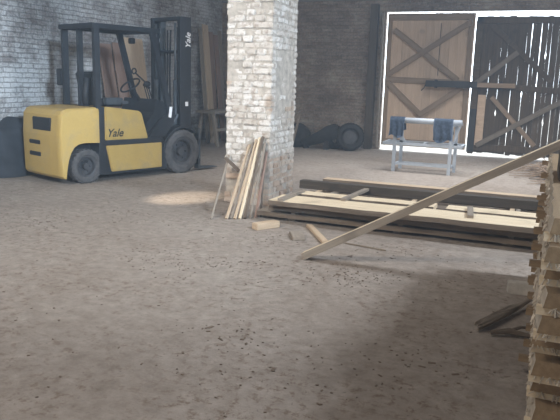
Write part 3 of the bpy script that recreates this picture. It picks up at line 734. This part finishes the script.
# bark crumbs and chips strewn over the floor (nobody could count them)
bm = bmesh.new(); rnd = random.Random(4)
clusters = [(rnd.uniform(-6, -.6), rnd.uniform(2.6, 7), rnd.uniform(.12, .45)) for _ in range(22)]
for k in range(1300):
    if rnd.random() < .75:
        cx, cy, cr = rnd.choice(clusters); x, y = rnd.gauss(cx, cr), rnd.gauss(cy, cr * .7)
    else: x, y = rnd.uniform(-7, -.2), rnd.uniform(2, 9)
    if x > -.1 or (y > 6.1 and x > -3.9): continue
    l = rnd.uniform(.006, .018) * (1 if rnd.random() < .94 else 2.4)
    box(bm, (x, y, .003), (l, l * rnd.uniform(.25, .6), .004), Matrix.Rotation(rnd.uniform(0, 6.3), 3, 'Z') @ Matrix.Rotation(rnd.uniform(-.12, .12), 3, 'X'))
tag(obj('bark_debris', bm, M['crumb']), 'scattered bark crumbs and wood chips on the concrete floor', 'debris', kind='stuff')

# ------------------------------------------------------------------ dusty air
m = bpy.data.materials.new('dusty_air'); m.use_nodes = True; nt = m.node_tree
for n_ in list(nt.nodes): nt.nodes.remove(n_)
out = nt.nodes.new('ShaderNodeOutputMaterial'); vs = N(nt, 'ShaderNodeVolumeScatter', Density=.009, Anisotropy=.3); vs.inputs['Color'].default_value = (.62, .80, 1, 1)
nt.links.new(vs.outputs[0], out.inputs['Volume'])
bm = bmesh.new(); box(bm, ((XL + XR) / 2, (YF + YB) / 2, 2.6), (XR - XL - .04, YB - YF - .1, 5.15)); tag(obj('haze', bm, m), 'thin bluish dust haze filling the workshop air', 'haze', kind='stuff')

# ------------------------------------------------------------------ light
def area(name, loc, target, sx, sy, power, col, spread=180):
    l = bpy.data.lights.new(name, 'AREA'); l.shape = 'RECTANGLE'; l.size = sx; l.size_y = sy; l.energy = power; l.color = col; l.spread = R(spread)
    o = bpy.data.objects.new(name, l); C.objects.link(o); o.location = loc
    o.rotation_euler = (V(target) - V(loc)).to_track_quat('-Z', 'Y').to_euler(); return o
area('skylight_right', (3.4, 5.9, 4.9), (-3.2, 6.2, .5), .6, 1.5, 740, (.80, .89, 1))
area('skylight_left', (-4.3, .6, 4.9), (-3.5, 7.4, 1.4), 1.6, 1.2, 140, (1, .92, .82), 80)
area('fill_front', (-2.6, .8, 5.0), (-2.6, 1.6, 0), 2.5, 1.6, 85, (1, .93, .86), 130)  # added fill light that brightens the foreground floor and stack tops
area('fill_back', (-1.2, 11.2, 5.0), (-1.2, 11.2, 0), 4.5, 1.6, 230, (.93, .96, 1), 110)  # extra overhead light put in to lift the floor near the gate
area('high_window_right', (4.3, -1.6, 4.0), (-7.2, 7.6, 1.2), .9, .9, 125, (.62, .80, 1), 34)
area('fill_behind', (-2.5, -5.6, 2.2), (-3.5, 6, .8), 4.5, 3.2, 125, (1, .92, .84))  # unseen fill from behind the camera, added for the forklift side and floor
def spot(name, loc, target, size, power, col, blend, rad):
    l = bpy.data.lights.new(name, 'SPOT'); l.spot_size = R(size); l.energy = power; l.color = col; l.spot_blend = blend; l.shadow_soft_size = rad
    o = bpy.data.objects.new(name, l); C.objects.link(o); o.location = loc; o.rotation_euler = (V(target) - V(loc)).to_track_quat('-Z', 'Y').to_euler(); return o
spot('sunbeam_roof_hole', (-5.6, 2.4, 5.1), (-4.3, 7.3, 0), 8, 5000, (1, .9, .75), .9, .03)
w = bpy.data.worlds.new('World'); bpy.context.scene.world = w; w.use_nodes = True
bg = w.node_tree.nodes['Background']; bg.inputs[0].default_value = (.80, .90, 1, 1); bg.inputs[1].default_value = 6

# ------------------------------------------------------------------ camera and view
sc = bpy.context.scene
cd = bpy.data.cameras.new('camera'); cam = bpy.data.objects.new('camera', cd); C.objects.link(cam); sc.camera = cam
cd.sensor_width = 36; cd.lens = 650 / 560 * 36; cd.clip_end = 200
P, RO, TH = R(11.3), R(1.7), R(22)
f = V((-math.sin(TH) * math.cos(P), math.cos(TH) * math.cos(P), -math.sin(P))); r0 = V((math.cos(TH), math.sin(TH), 0)); u0 = r0.cross(f)
rt = r0 * math.cos(RO) + u0 * math.sin(RO); up = -r0 * math.sin(RO) + u0 * math.cos(RO)
mm = Matrix((rt, up, -f)).transposed().to_4x4(); mm.translation = (0, 0, 1.55); cam.matrix_world = mm
sc.view_settings.view_transform = 'Standard'; sc.view_settings.look = 'None'; sc.view_settings.gamma = 1; sc.view_settings.use_curve_mapping = False
sc.view_settings.exposure = -.22
sc.cycles.use_denoising = True; sc.cycles.max_bounces = 8; sc.cycles.diffuse_bounces = 5; sc.cycles.volume_bounces = 1; sc.cycles.sample_clamp_indirect = 6; sc.cycles.sample_clamp_direct = 0
